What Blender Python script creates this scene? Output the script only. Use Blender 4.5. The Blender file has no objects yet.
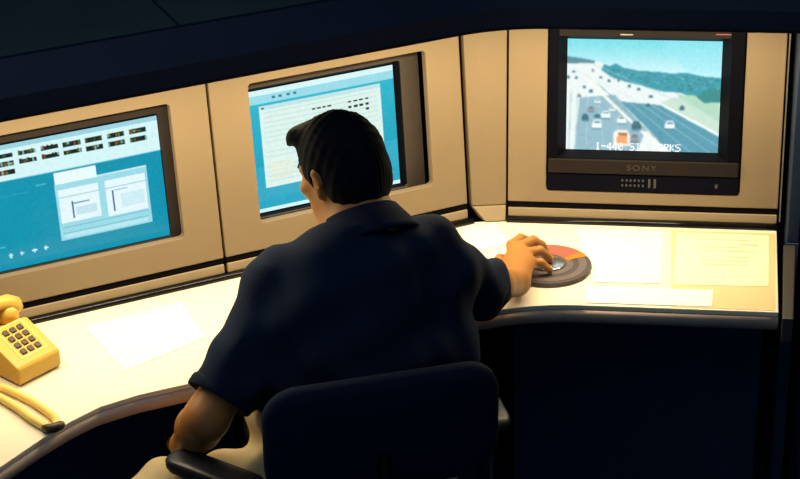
import bpy, bmesh, math, random
import numpy as np
from mathutils import Vector, Matrix
random.seed(4); np.random.seed(4)
scene = bpy.context.scene
COL = scene.collection
DESK = 0.74                                    # desk top above the floor; "desk coordinates" below have z = 0 there

# ------------------------------------------------------------------ camera
CAM = Vector((0.3406, -4.1974, 2.0450 + DESK))
YAW, PITCH, ROLL, FPX = -0.14369464, 0.46128757, -0.03166231, 1901.987
fw = Vector((math.sin(YAW)*math.cos(PITCH), math.cos(YAW)*math.cos(PITCH), -math.sin(PITCH)))
rt = Vector((math.cos(YAW), -math.sin(YAW), 0)); up = rt.cross(fw)
r2 = rt*math.cos(ROLL) + up*math.sin(ROLL); u2 = up*math.cos(ROLL) - rt*math.sin(ROLL)
cam_data = bpy.data.cameras.new('camera'); cam = bpy.data.objects.new('camera', cam_data); COL.objects.link(cam)
M = Matrix((r2, u2, -fw)).transposed().to_4x4(); M.translation = CAM
cam.matrix_world = M
cam_data.sensor_width = 36; cam_data.lens = FPX/800*36; cam_data.clip_end = 60
scene.camera = cam

# ------------------------------------------------------------------ world, exposure, large lights
scene.view_settings.view_transform = 'Standard'; scene.view_settings.look = 'None'
scene.view_settings.gamma = 1; scene.view_settings.use_curve_mapping = False
scene.view_settings.exposure = 0.0
world = bpy.data.worlds.new('dark_room'); scene.world = world; world.use_nodes = True
bg = world.node_tree.nodes['Background']; bg.inputs[0].default_value = (0.30, 0.58, 1.0, 1); bg.inputs[1].default_value = 0.16

WARM = (1.0, 0.80, 0.47)
STRIP_W = 10.5        # watts per metre of the strip lamps under the hood
ROOM_W = 1.6
FILL_W = 15.0
def area(name, loc, direction, sx, sy, watts, color, xaxis=None):
    l = bpy.data.lights.new(name, 'AREA'); l.shape = 'RECTANGLE'; l.size = sx; l.size_y = sy; l.energy = watts; l.color = color
    o = bpy.data.objects.new(name, l); COL.objects.link(o)
    z = -Vector(direction).normalized()
    x = Vector(xaxis or (1, 0, 0)); x = (x - z*x.dot(z)).normalized(); y = z.cross(x)
    m = Matrix((x, y, z)).transposed().to_4x4(); m.translation = Vector(loc); o.matrix_world = m
    return o
area('ceiling_lamp', (-1.6, -2.6, 3.2), (0.15, 0.2, -1), 0.6, 0.6, ROOM_W, (1.0, 0.82, 0.6))
area('blue_fill_light', (-.2, -2.2, 3.3), (0, 0, -1), 3.5, 3.0, FILL_W, (0.62, 0.80, 1.0))  # unseen bluish fill, added to lift the dark areas to navy

# plan geometry of the console ------------------------------------------------
TH = 0.55688; AL, AR = 0.08367, 0.11706        # plan angle of the left wing, lean of the left / right panels
LO = Vector((-0.08502, -0.01432, 0)); LD = Vector((-math.cos(TH), -math.sin(TH), 0)); LN = Vector((math.sin(TH), -math.cos(TH), 0))
def PF(side, u, v, d):
    """point on a console panel: u along its base, v up the panel, d out of it towards the room"""
    if side == 'L': o, e, n, a = LO, LD, LN, AL
    else: o, e, n, a = Vector((0, 0, 0)), Vector((1, 0, 0)), Vector((0, -1, 0)), AR
    ev = -n*math.sin(a) + Vector((0, 0, math.cos(a))); nn = n*math.cos(a) + Vector((0, 0, math.sin(a)))
    return o + e*u + ev*v + nn*d
for (a, b) in (((0.02, 0.18), (0.62, 0.18)), ((0.66, 0.18), (1.45, 0.18))):
    p = LO + LD*((a[0]+b[0])/2) + LN*0.17
    area('hood_strip_lamp', (p.x, p.y, 0.565 + DESK), (0, 0, -1), b[0]-a[0], 0.06, STRIP_W*(b[0]-a[0]), WARM, LD)
area('hood_strip_lamp', (0.345, -0.17, 0.565 + DESK), (0, 0, -1), 0.66, 0.06, STRIP_W*0.66*1.10, WARM)

# ------------------------------------------------------------------ materials
def mat(name, base, rough=0.5, spec=0.5, metal=0.0, var=0.0, vscale=20, bump=0.0, bscale=60, coat=0.0, sss=0.0, stripes=0.0):
    m = bpy.data.materials.new(name); m.use_nodes = True; nt = m.node_tree; b = nt.nodes['Principled BSDF']
    b.inputs['Base Color'].default_value = (*base, 1); b.inputs['Roughness'].default_value = rough
    b.inputs['Metallic'].default_value = metal; b.inputs['Specular IOR Level'].default_value = spec
    b.inputs['Coat Weight'].default_value = coat
    if sss: b.inputs['Subsurface Weight'].default_value = sss; b.inputs['Subsurface Radius'].default_value = (.012, .005, .002)
    tc = nt.nodes.new('ShaderNodeTexCoord')
    if var:
        n = nt.nodes.new('ShaderNodeTexNoise'); n.inputs['Scale'].default_value = vscale; n.inputs['Detail'].default_value = 6
        nt.links.new(tc.outputs['Object'], n.inputs['Vector'])
        r = nt.nodes.new('ShaderNodeMix'); r.data_type = 'RGBA'
        r.inputs[6].default_value = (*[c*(1-var) for c in base], 1); r.inputs[7].default_value = (*[min(1, c*(1+var)) for c in base], 1)
        nt.links.new(n.outputs['Fac'], r.inputs[0]); nt.links.new(r.outputs[2], b.inputs['Base Color'])
    if bump or stripes:
        if stripes:
            n2 = nt.nodes.new('ShaderNodeTexWave'); n2.bands_direction = 'Z'; n2.inputs['Scale'].default_value = stripes; n2.inputs['Distortion'].default_value = 1.2
        else:
            n2 = nt.nodes.new('ShaderNodeTexNoise'); n2.inputs['Scale'].default_value = bscale; n2.inputs['Detail'].default_value = 4
        nt.links.new(tc.outputs['Object'], n2.inputs['Vector'])
        bp = nt.nodes.new('ShaderNodeBump'); bp.inputs['Strength'].default_value = bump or 0.3; bp.inputs['Distance'].default_value = 0.002
        nt.links.new(n2.outputs['Fac'], bp.inputs['Height']); nt.links.new(bp.outputs['Normal'], b.inputs['Normal'])
    return m
def screen_mat(name, strength):
    m = bpy.data.materials.new(name); m.use_nodes = True; nt = m.node_tree; b = nt.nodes['Principled BSDF']
    b.inputs['Base Color'].default_value = (.004, .005, .006, 1); b.inputs['Roughness'].default_value = .12; b.inputs['Specular IOR Level'].default_value = .15
    a = nt.nodes.new('ShaderNodeVertexColor'); a.layer_name = 'picture'
    nt.links.new(a.outputs['Color'], b.inputs['Emission Color']); b.inputs['Emission Strength'].default_value = strength
    return m
MT = dict(
    panel=mat('tan_laminate', (.205, .153, .096), .55, .3, var=.05, vscale=9, bump=.06, bscale=220),
    strip=mat('tan_strip', (.27, .21, .135), .5, .3, var=.05, vscale=14),
    black=mat('black_gap', (.0025, .0025, .004), .7, .04, var=.2),
    trim=mat('glossy_black_trim', (.004, .004, .006), .2, .3, var=.2),
    desk=mat('cream_worktop', (.82, .755, .60), .38, .35, var=.03, vscale=5),
    edge=mat('brown_grey_edge', (.60, .46, .36), .6, .3, var=.15, vscale=30),
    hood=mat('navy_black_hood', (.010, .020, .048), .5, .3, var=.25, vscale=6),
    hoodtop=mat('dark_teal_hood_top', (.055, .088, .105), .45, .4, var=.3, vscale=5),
    side=mat('navy_side_panel', (.012, .024, .055), .5, .3, var=.2),
    endgrey=mat('grey_end_trim', (.045, .04, .037), .5, .4, var=.1),
    litedge=mat('pale_lit_edge', (.45, .42, .38), .35, .5, metal=.8, var=.1),
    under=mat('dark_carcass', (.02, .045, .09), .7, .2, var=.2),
    bezel=mat('charcoal_bezel', (.022, .017, .015), .5, .15, var=.1),
    bezel2=mat('brown_grey_bezel', (.055, .044, .037), .5, .2, var=.1),
    mask=mat('black_mask', (.003, .003, .005), .5, .05, var=.1),
    tvbody=mat('black_television_plastic', (.0025, .0025, .005), .5, .04, var=.15),
    tvstrip=mat('brown_black_strip', (.015, .0115, .0105), .5, .12, var=.15),
    tvctl=mat('navy_black_strip', (.002, .0025, .007), .5, .05, var=.15),
    btn=mat('grey_button', (.05, .042, .046), .5, .4, var=.1),
    letter=mat('grey_lettering', (.045, .04, .04), .4, .4, var=.05),
    lampred=mat('red_mark', (.30, .08, .08), .4, .4, var=.05),
    lampgrey=mat('pale_mark', (.35, .32, .32), .4, .4, var=.05),
    phone=mat('yellow_plastic', (.58, .36, .055), .38, .45, var=.05, vscale=8),
    cord=mat('pale_yellow_rubber', (.80, .60, .17), .5, .4, var=.08),
    key=mat('dark_brown_key', (.05, .035, .02), .4, .4, var=.1),
    paper=mat('white_paper', (.86, .83, .72), .7, .2, var=.02),
    paper2=mat('cream_paper', (.82, .74, .53), .7, .2, var=.03),
    bluepaper=mat('blue_white_paper', (.80, .81, .80), .7, .2, var=.02),
    kraft=mat('tan_blotter', (.66, .53, .29), .7, .2, var=.05),
    ink=mat('faint_ink', (.50, .41, .22), .8, .1, var=.1),
    disc=mat('dark_grey_disc', (.075, .060, .062), .42, .45, var=.15, vscale=40),
    disc2=mat('mid_grey_ring', (.13, .105, .105), .35, .5, var=.15, vscale=40),
    pink=mat('salmon_pink_print', (.33, .105, .075), .45, .4, var=.06),
    orange=mat('orange_print', (.42, .17, .022), .45, .4, var=.06),
    silver=mat('silver_hub', (.55, .56, .56), .22, .6, metal=.9, var=.35, vscale=60),
    skin=mat('skin', (.37, .152, .034), .5, .4, var=.08, vscale=40, bump=.12, bscale=160),
    lip=mat('lip', (.38, .15, .10), .5, .4, var=.05),
    eye=mat('eye_white', (.7, .68, .62), .2, .5, var=.03), iris=mat('iris', (.05, .03, .02), .2, .5, var=.05),
    nail=mat('nail', (.62, .36, .22), .3, .5, var=.05),
    hair=mat('black_hair', (.003, .004, .009), .75, .1, var=.3, vscale=60, bump=.2, bscale=300),
    shirt=mat('navy_knit', (.008, .017, .042), .9, .12, var=.45, vscale=220, bump=.35, bscale=260),
    collar=mat('navy_collar_rib', (.007, .014, .034), .9, .12, var=.3, vscale=160, bump=.4, bscale=300),
    khaki=mat('khaki_cotton', (.46, .37, .22), .85, .2, var=.08, vscale=60, bump=.3, bscale=300),
    shoe=mat('brown_leather', (.03, .018, .012), .4, .5, var=.2),
    chair=mat('black_upholstery', (.006, .014, .036), .9, .12, var=.3, vscale=120, bump=.4, bscale=300),
    chairp=mat('charcoal_plastic', (.022, .023, .028), .4, .4, var=.1),
    chrome=mat('grey_metal', (.2, .2, .2), .35, .5, metal=.9, var=.1),
    carpet=mat('dark_carpet', (.009, .020, .052), .95, .1, var=.4, vscale=200, bump=.6, bscale=400),
    wall=mat('dark_wall', (.012, .022, .045), .8, .2, var=.15, vscale=8),
    tvscreen=screen_mat('traffic_picture', 1.12), pcscreen=screen_mat('desktop_picture', 1.08),
)

# ------------------------------------------------------------------ mesh helpers (desk coordinates in, world out)
def mesh_obj(name, verts, faces, m, parent=None, smooth=False, fix=True):
    me = bpy.data.meshes.new(name)
    off = Vector((0, 0, DESK)) - (Vector(parent['_o']) if parent is not None else Vector((0, 0, 0)))
    me.from_pydata([tuple(Vector(v) + off) for v in verts], [], faces)
    if fix:
        bm = bmesh.new(); bm.from_mesh(me); bmesh.ops.recalc_face_normals(bm, faces=bm.faces); bm.to_mesh(me); bm.free()
    me.materials.append(m)
    if smooth: me.polygons.foreach_set('use_smooth', [True]*len(me.polygons))
    o = bpy.data.objects.new(name, me); COL.objects.link(o)
    if parent is not None:
        o.parent = parent
        o['_o'] = parent['_o']
    else: o['_o'] = (0, 0, 0)
    return o
def thing(name, label, cat, loc, group=None):
    """an Empty at the thing's base (desk coordinates)"""
    o = bpy.data.objects.new(name, None); COL.objects.link(o); o.empty_display_size = .05
    o.location = (loc[0], loc[1], loc[2] + DESK); o['_o'] = tuple(o.location); o['label'] = label; o['category'] = cat
    if group: o['group'] = group
    return o
class MB:
    def __init__(s): s.v = []; s.f = []
    def add(s, v, f):
        k = len(s.v); s.v += [Vector(p) for p in v]; s.f += [tuple(i+k for i in q) for q in f]; return s
    def box8(s, p, bevel=0.0):
        """p: eight corners, bottom ring then top ring"""
        F = [(0, 1, 2, 3), (4, 7, 6, 5), (0, 4, 5, 1), (1, 5, 6, 2), (2, 6, 7, 3), (3, 7, 4, 0)]
        if not bevel: return s.add(p, F)
        bm = bmesh.new(); vs = [bm.verts.new(q) for q in p]
        for q in F: bm.faces.new([vs[i] for i in q])
        bmesh.ops.recalc_face_normals(bm, faces=bm.faces)
        bmesh.ops.bevel(bm, geom=list(bm.edges), offset=bevel, segments=2, affect='EDGES', profile=.6)
        bm.verts.index_update()
        s.add([v.co.copy() for v in bm.verts], [tuple(v.index for v in f.verts) for f in bm.faces]); bm.free(); return s
    def box(s, a, b, bevel=0.0, fr=None):
        x0, y0, z0 = a; x1, y1, z1 = b
        p = [(x0, y0, z0), (x1, y0, z0), (x1, y1, z0), (x0, y1, z0), (x0, y0, z1), (x1, y0, z1), (x1, y1, z1), (x0, y1, z1)]
        if fr: p = [fr(*q) for q in p]
        return s.box8(p, bevel)
    def ring(s, pf, outer, inner, d0, d1, rad=0.0, seg=4):
        """a plate with a rounded hole; outer/inner = (u0,u1,v0,v1) in the panel frame pf(u,v,d)"""
        O = [(outer[0], outer[2]), (outer[1], outer[2]), (outer[1], outer[3]), (outer[0], outer[3])]
        I = []; cor = []
        cs = [(inner[0], inner[2], 180), (inner[1], inner[2], 270), (inner[1], inner[3], 0), (inner[0], inner[3], 90)]
        sg = [(1, 1), (-1, 1), (-1, -1), (1, -1)]
        for k, ((x, y, a0), (sx, sy)) in enumerate(zip(cs, sg)):
            n = seg if rad else 0
            for j in range(n+1):
                if rad:
                    a = math.radians(a0 + 90*j/n); I.append((x + sx*rad + rad*math.cos(a), y + sy*rad + rad*math.sin(a)))
                else: I.append((x, y))
                cor.append(k)
        n = len(I); V = []; F = []
        for d in (d1, d0):
            V += [pf(u, v, d) for u, v in O] + [pf(u, v, d) for u, v in I]
        L = 4 + n
        for b in (0, L):
            for i in range(n):
                j = (i+1) % n
                if cor[i] == cor[j]: F.append((b+cor[i], b+4+j, b+4+i))
                else: F.append((b+cor[i], b+cor[j], b+4+j, b+4+i))
        for i in range(4): F.append((i, (i+1) % 4, L+(i+1) % 4, L+i))
        for i in range(n): F.append((4+i, 4+(i+1) % n, L+4+(i+1) % n, L+4+i))
        return s.add(V, F)
    def slope_ring(s, pf, outer, inner, do, di):
        """sloping inner lip from the outer rectangle at depth do to the inner one at depth di"""
        O = [(outer[0], outer[2]), (outer[1], outer[2]), (outer[1], outer[3]), (outer[0], outer[3])]
        I = [(inner[0], inner[2]), (inner[1], inner[2]), (inner[1], inner[3]), (inner[0], inner[3])]
        V = [pf(u, v, do) for u, v in O] + [pf(u, v, di) for u, v in I] + [pf(u, v, di-.004) for u, v in O] + [pf(u, v, di-.004) for u, v in I]
        F = []
        for i in range(4):
            j = (i+1) % 4
            F += [(i, j, 4+j, 4+i), (8+i, 12+i, 12+j, 8+j), (i, 8+i, 8+j, j), (4+i, 4+j, 12+j, 12+i)]
        return s.add(V, F)
    def tube(s, pts, r, n=10, closed=False, flat=1.0):
        pts = [Vector(p) for p in pts]; V = []; F = []; m = len(pts)
        rr = r if isinstance(r, (list, tuple)) else [r]*m
        ref = Vector((0, 0, 1))
        for i, p in enumerate(pts):
            a = pts[i-1] if (i or closed) else p; b = pts[(i+1) % m] if (i < m-1 or closed) else p
            t = (b-a).normalized()
            rf = ref if abs(t.z) < .95 else Vector((1, 0, 0))
            x = t.cross(rf).normalized(); y = x.cross(t)
            V += [p + x*math.cos(2*math.pi*k/n)*rr[i] + y*math.sin(2*math.pi*k/n)*rr[i]*flat for k in range(n)]
        for i in range(m if closed else m-1):
            for k in range(n):
                j = (i+1) % m; F.append((i*n+k, i*n+(k+1) % n, j*n+(k+1) % n, j*n+k))
        if not closed: F += [tuple(range(n)), tuple(range((m-1)*n, m*n))]
        return s.add(V, F)
    def lathe(s, c, prof, n=32, X=(1, 0, 0), Y=(0, 1, 0), Z=(0, 0, 1), sx=1, sy=1):
        c = Vector(c); X = Vector(X); Y = Vector(Y); Z = Vector(Z); V = []; F = []
        for r, z in prof:
            V += [c + X*(math.cos(2*math.pi*k/n)*r*sx) + Y*(math.sin(2*math.pi*k/n)*r*sy) + Z*z for k in range(n)]
        for i in range(len(prof)-1):
            for k in range(n): F.append((i*n+k, i*n+(k+1) % n, (i+1)*n+(k+1) % n, (i+1)*n+k))
        F += [tuple(range(n)), tuple(range((len(prof)-1)*n, len(prof)*n))]
        return s.add(V, F)
    def prism(s, poly, z0, z1):
        n = len(poly)
        return s.add([(x, y, z0) for x, y in poly] + [(x, y, z1) for x, y in poly],
                     [tuple(range(n)), tuple(range(n, 2*n))] + [(i, (i+1) % n, n+(i+1) % n, n+i) for i in range(n)])
    def sweep(s, path, prof):
        """profile (offset along the path normal index, z) swept along a list of plan frames"""
        n = len(prof); V = []; F = []
        for fr in path: V += [fr(o) + Vector((0, 0, z)) for o, z in prof]
        for i in range(len(path)-1):
            for k in range(n): F.append((i*n+k, i*n+(k+1) % n, (i+1)*n+(k+1) % n, (i+1)*n+k))
        F += [tuple(range(n)), tuple(range((len(path)-1)*n, len(path)*n))]
        return s.add(V, F)
    def build(s, name, m, parent=None, smooth=False): return mesh_obj(name, s.v, s.f, m, parent, smooth)
def bev(o, w=.002, seg=2):
    b = o.modifiers.new('bevel', 'BEVEL'); b.width = w; b.segments = seg; b.limit_method = 'ANGLE'; b.angle_limit = math.radians(40); return o

# plan paths following the console at a distance d in front of the panels
def corner_at(d):
    p = LO + LN*d; t = (p.y + d)/-LD.y if abs(LD.y) > 1e-6 else 0     # left offset line meets y = -d
    return p + LD*t, t
def console_path(umax, xmax, rnd=.10, n=8):
    """list of functions offset -> plan point, from the far left to the right end, corner rounded"""
    out = []
    def at_left(u): return lambda d: (corner_at(d)[0] + LD*u)
    def at_right(x): return lambda d: Vector((corner_at(d)[0].x*(1-x) + xmax*x, -d, 0))
    out.append(at_left(umax)); out.append(at_left(rnd))
    for i in range(1, n):
        t = i/n
        def f(d, t=t):
            c = corner_at(d)[0]; a = c + LD*rnd; b = c + Vector((rnd, 0, 0))
            return a*(1-t)**2 + c*2*t*(1-t) + b*t*t
        out.append(f)
    out.append(lambda d: corner_at(d)[0] + Vector((rnd, 0, 0)))
    out.append(lambda d: Vector((xmax, -d, 0)))
    return out

# ------------------------------------------------------------------ the room
def plane_box(name, a, b, m):
    o = MB().box(a, b).build(name, m); o['kind'] = 'structure'; return o
plane_box('floor', (-3.2, -4.4, -.80), (2.6, 1.5, -.74), MT['carpet'])
plane_box('wall_back', (-3.2, 1.5, -.74), (2.6, 1.6, 2.6), MT['wall'])
plane_box('wall_left', (-3.3, -4.4, -.74), (-3.2, 1.6, 2.6), MT['wall'])
plane_box('wall_right', (2.6, -4.4, -.74), (2.7, 1.6, 2.6), MT['wall'])
plane_box('ceiling', (-3.2, -4.4, 2.6), (2.6, 1.6, 2.7), MT['wall'])

# ------------------------------------------------------------------ worktop
FD = .424
wt = thing('console_worktop', 'continuous cream console worktop bending round the seated man', 'worktop', (-.1, -.3, -.74))
def front_edge(d):
    pts = [(-1.02, -1.42), (-.955, -1.29), (-.905, -1.18), (-.856, -1.077), (-.815, -1.005), (-.77, -.943), (-.70, -.888), (-.60, -.831)]
    c = corner_at(FD)[0]; a = c + LD*.16; b = c + Vector((.14, 0, 0))
    pts += [(a.x, a.y)]
    for i in range(1, 8):
        t = i/8; q = a*(1-t)**2 + c*2*t*(1-t) + b*t*t; pts.append((q.x, q.y))
    pts += [(b.x, b.y), (.637, -FD)]
    return pts
FE = front_edge(0)
def inset(pts, d):
    out = []
    for i, p in enumerate(pts):
        a = Vector(pts[max(i-1, 0)]); b = Vector(pts[min(i+1, len(pts)-1)]); t = (b-a).normalized(); n = Vector((-t.y, t.x))
        out.append((p[0]+n.x*d, p[1]+n.y*d))
    return out
backL = LO + LD*1.75
poly = FE + [(.652, -.002), (-.02, -.002), (LO.x+LN.x*.004, LO.y+LN.y*.004), (backL.x, backL.y)]
bev(MB().prism(poly, -.012, 0.0).build('top', MT['desk'], wt), .002)
# rounded brown grey edge below the top
prof = [(-.001, -.013), (-.004, -.028), (.004, -.044), (.020, -.056), (.045, -.062), (.045, -.013)]
V = []; F = []; n = len(prof); rows = [inset(FE, o) for o, z in prof]
for i in range(len(FE)):
    for k in range(n): V.append((rows[k][i][0], rows[k][i][1], prof[k][1]))
for i in range(len(FE)-1):
    for k in range(n): F.append((i*n+k, i*n+(k+1) % n, (i+1)*n+(k+1) % n, (i+1)*n+k))
F += [tuple(range(n)), tuple(range((len(FE)-1)*n, len(FE)*n))]
mesh_obj('front_edge', V, F, MT['edge'], wt, True)
# undertray and kick panels carrying the worktop, far back in the dark
tray = inset(FE, .045)
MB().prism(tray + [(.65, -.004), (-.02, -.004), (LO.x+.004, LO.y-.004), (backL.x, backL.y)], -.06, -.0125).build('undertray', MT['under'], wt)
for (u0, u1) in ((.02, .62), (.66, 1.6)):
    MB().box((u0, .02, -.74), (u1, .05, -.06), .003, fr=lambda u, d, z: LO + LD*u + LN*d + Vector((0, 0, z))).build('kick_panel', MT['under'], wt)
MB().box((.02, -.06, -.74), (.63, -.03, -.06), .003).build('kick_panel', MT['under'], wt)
# glossy black trim along the back of the worktop
for side, u0, u1, k in (('L', .0, 1.72, 0), ('R', .0, .655, 1)):
    MB().tube([PF(side, u0, .003, .006), PF(side, u1, .003, .006)], .0095, 10).build('back_trim', MT['trim'], wt, True)
# end trim
et = MB().box8([(.644, -.452, -.06), (.668, -.452, -.06), (.692, -.088, -.06), (.664, -.088, -.06),
                (.644, -.452, .0), (.668, -.452, .0), (.692, -.088, .0), (.664, -.088, .0)], .003).build('end_trim', MT['endgrey'], wt)

# ------------------------------------------------------------------ console panels
VT = .618
def unit(side, name, label, u0, u1, hole, v0=.049):
    p = PF(side, (u0+u1)/2, 0, 0)
    t = thing(name, label, 'console unit', (p.x, p.y, p.z), 'tan console units')
    pf = lambda u, v, d: PF(side, u, v, d)
    if hole: m = MB().ring(pf, (u0, u1, v0, VT), hole, -.022, 0, .010)
    else: m = MB().box((u0, v0, -.022), (u1, VT, 0), fr=pf)
    bev(m.build('face', MT['panel'], t), .0025)
    MB().box((u0, .006, -.06), (u1, v0+.01, -.024), fr=pf).box((u0, .030, -.024), (u1, v0-.0005, -.004), fr=pf).build('groove', MT['black'], t)
    w = (u1-u0)
    bev(MB().box((u0+.001, .011, -.023), (u1-.001, .0335, .001), fr=pf).build('base_strip', MT['strip'], t), .002)
    if hole:   # a dark box behind the opening
        b = MB(); h = hole; e = .03; D = -.44
        b.box((h[0]-e, h[2]-e, D), (h[0]-e+.01, h[3]+e, -.023), fr=pf).box((h[1]+e-.01, h[2]-e, D), (h[1]+e, h[3]+e, -.023), fr=pf)
        b.box((h[0]-e, h[2]-e, D), (h[1]+e, h[2]-e+.01, -.023), fr=pf).box((h[0]-e, h[3]+e-.01, D), (h[1]+e, h[3]+e, -.023), fr=pf)
        b.box((h[0]-e, h[2]-e, D-.01), (h[1]+e, h[3]+e, D), fr=pf)
        b.build('bay_box', MT['black'], t)
    return t
unit('L', 'console_unit', 'tan console unit framing the computer screen behind the man\'s head', .009, .635, (.098, .5415, .1155, .4535))
unit('L', 'console_unit', 'tan console unit framing the leftmost computer screen above the telephone', .641, 1.70, (.729, 1.21, .1195, .4435))
unit('R', 'console_unit', 'tan console unit framing the television with the traffic picture', .002, .652, (.095, .560, .080, .4935))
# corner filler: a narrow panel between the two wings
def lerp(a, b, t): return a*(1-t) + b*t
ft = thing('corner_unit', 'narrow tan corner filler between the middle screen unit and the television unit', 'console unit', (-.04, .0, 0), 'tan console units')
def CFp(t, v, d):
    a = PF('L', -.004 if v > .1 else -.004, v, d); b = PF('R', -.003, v, d); return lerp(a, b, t)
m = MB()
m.box8([CFp(0, .04, -.02), CFp(1, .04, -.02), CFp(1, .04, -.002), CFp(0, .04, -.002), CFp(0, VT, -.02), CFp(1, VT, -.02), CFp(1, VT, -.002), CFp(0, VT, -.002)])
bev(m.build('face', MT['panel'], ft), .0015)
m = MB().box8([CFp(.25, .002, -.02), CFp(1, .002, -.02), CFp(1, .002, .010), CFp(.35, .002, .012), CFp(0, .038, -.02), CFp(1, .038, -.02), CFp(1, .038, .001), CFp(0, .038, .001)])
bev(m.build('base_strip', MT['strip'], ft), .0012)
MB().box8([CFp(-.3, -.0, -.05), CFp(1.2, -.0, -.05), CFp(1.2, -.0, -.022), CFp(-.3, -.0, -.022), CFp(-.3, VT, -.05), CFp(1.2, VT, -.05), CFp(1.2, VT, -.022), CFp(-.3, VT, -.022)]).build('backing', MT['black'], ft)

# ------------------------------------------------------------------ hood over the panels
hd = thing('console_hood', 'dark navy hood running above all the screens', 'hood', (-.1, .1, .60))
HP = console_path(1.62, .72, .11, 10)
HB, HT = .594, .640
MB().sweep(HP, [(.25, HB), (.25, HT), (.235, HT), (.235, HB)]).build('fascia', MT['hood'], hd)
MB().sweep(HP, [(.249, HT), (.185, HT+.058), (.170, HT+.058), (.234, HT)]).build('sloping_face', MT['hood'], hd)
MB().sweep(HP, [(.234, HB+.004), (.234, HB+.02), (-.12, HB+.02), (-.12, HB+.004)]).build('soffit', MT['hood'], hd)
bev(MB().sweep(HP, [(.251, HB-.003), (.251, HB+.003), (.243, HB+.003), (.243, HB-.003)]).build('lower_lip', MT['tvstrip'], hd), .001)
def hood_top(a, b, side):
    if side == 'L': fr = lambda u, d, z: LO + LD*u + LN*d + Vector((0, 0, z))
    else: fr = lambda x, d, z: Vector((x, -d, z))
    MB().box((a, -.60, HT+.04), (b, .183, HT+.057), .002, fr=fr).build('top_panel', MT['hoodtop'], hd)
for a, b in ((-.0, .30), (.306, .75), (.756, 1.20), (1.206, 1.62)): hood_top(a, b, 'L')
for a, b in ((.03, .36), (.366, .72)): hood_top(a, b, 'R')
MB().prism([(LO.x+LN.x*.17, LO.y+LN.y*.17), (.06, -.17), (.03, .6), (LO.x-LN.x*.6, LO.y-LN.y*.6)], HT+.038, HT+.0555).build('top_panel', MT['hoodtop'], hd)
# side panel closing the right end
sp = thing('console_side_panel', 'dark upright side panel closing the right end of the console', 'side panel', (.70, -.02, -.74))
bev(MB().box((.672, -.075, .0), (.70, .12, HB-.002)).build('upright', MT['side'], sp), .002)
MB().box((.672, -.08, -.74), (.70, .12, -.001)).build('foot_panel', MT['under'], sp)
MB().box8([PF('R', .6565, .02, .012), PF('R', .6585, .02, .012), PF('R', .6585, .02, -.02), PF('R', .6565, .02, -.02),
           PF('R', .6565, .59, .012), PF('R', .6585, .59, .012), PF('R', .6585, .59, -.02), PF('R', .6565, .59, -.02)]).build('lit_edge_strip', MT['litedge'], sp)  # pale strip: the side panel's lit edge put in as colour
MB().box((.72, -.42, -.74), (1.5, .5, -.10), .004).build('plinth', MT['side'], sp)
MB().box((.72, -.04, -.10), (1.5, .5, .72), .004).build('return_panel', MT['side'], sp)

# ------------------------------------------------------------------ pictures on the screens (rasterised shapes)
def srgb(c): 
    c = np.asarray(c, float)/255; return np.where(c <= .04045, c/12.92, ((c+.055)/1.055)**2.4)
class Pic:
    def __init__(s, w, h, base):
        s.w, s.h = w, h; s.a = np.zeros((h, w, 3)); s.a[:] = base
        s.X, s.Y = np.meshgrid((np.arange(w)+.5)/w, (np.arange(h)+.5)/h)
    def poly(s, pts, c, alpha=1.0):
        x, y = s.X, s.Y; inside = np.zeros(x.shape, bool); n = len(pts)
        for i in range(n):
            (x1, y1), (x2, y2) = pts[i], pts[(i+1) % n]
            if y1 == y2: continue
            inside ^= ((y1 > y) != (y2 > y)) & (x < (x2-x1)*(y-y1)/(y2-y1) + x1)
        s.a[inside] = s.a[inside]*(1-alpha) + np.array(c)*alpha
    def rect(s, x0, y0, x1, y1, c, alpha=1.0): s.poly([(x0, y0), (x1, y0), (x1, y1), (x0, y1)], c, alpha)
    def line(s, p, q, w, c, alpha=1.0):
        dx, dy = q[0]-p[0], q[1]-p[1]; L = math.hypot(dx, dy); nx, ny = -dy/L*w/2, dx/L*w/2
        s.poly([(p[0]+nx, p[1]+ny), (q[0]+nx, q[1]+ny), (q[0]-nx, q[1]-ny), (p[0]-nx, p[1]-ny)], c, alpha)
    def blur(s, k):
        for _ in range(k):
            for ax in (0, 1): s.a = (np.concatenate([s.a.take([0], ax), s.a.take(range(s.a.shape[ax]-1), ax)], ax) + 2*s.a + np.concatenate([s.a.take(range(1, s.a.shape[ax]), ax), s.a.take([-1], ax)], ax))/4
    def noise(s, amp, smooth=3):
        n = np.random.randn(s.h, s.w, 1)
        for _ in range(smooth): n = (n + np.roll(n, 1, 0) + np.roll(n, 1, 1) + np.roll(n, -1, 0) + np.roll(n, -1, 1))/3
        s.a = np.clip(s.a + n*amp, 0, 255)
def screen_obj(name, pic, pf, u0, u1, v0, v1, d, bulge, m, parent, flip):
    w, h = pic.w, pic.h; us = np.linspace(0, 1, w); vs = np.linspace(1, 0, h)
    V = []
    for j in range(h):
        for i in range(w):
            s, t = us[i], vs[j]; U = (u1 + (u0-u1)*s) if flip else (u0 + (u1-u0)*s)
            V.append(pf(U, v0+(v1-v0)*t, d + bulge*(1-(2*s-1)**2)*(1-(2*t-1)**2)))
    F = [(j*w+i, (j+1)*w+i, (j+1)*w+i+1, j*w+i+1) for j in range(h-1) for i in range(w-1)]
    o = mesh_obj(name, V, F, m, parent, True, fix=False)
    at = o.data.color_attributes.new('picture', 'FLOAT_COLOR', 'POINT')
    c = np.ones((h*w, 4), np.float32); c[:, :3] = srgb(pic.a.reshape(-1, 3)); at.data.foreach_set('color', c.ravel())
    o.data.update(); return o
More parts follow.
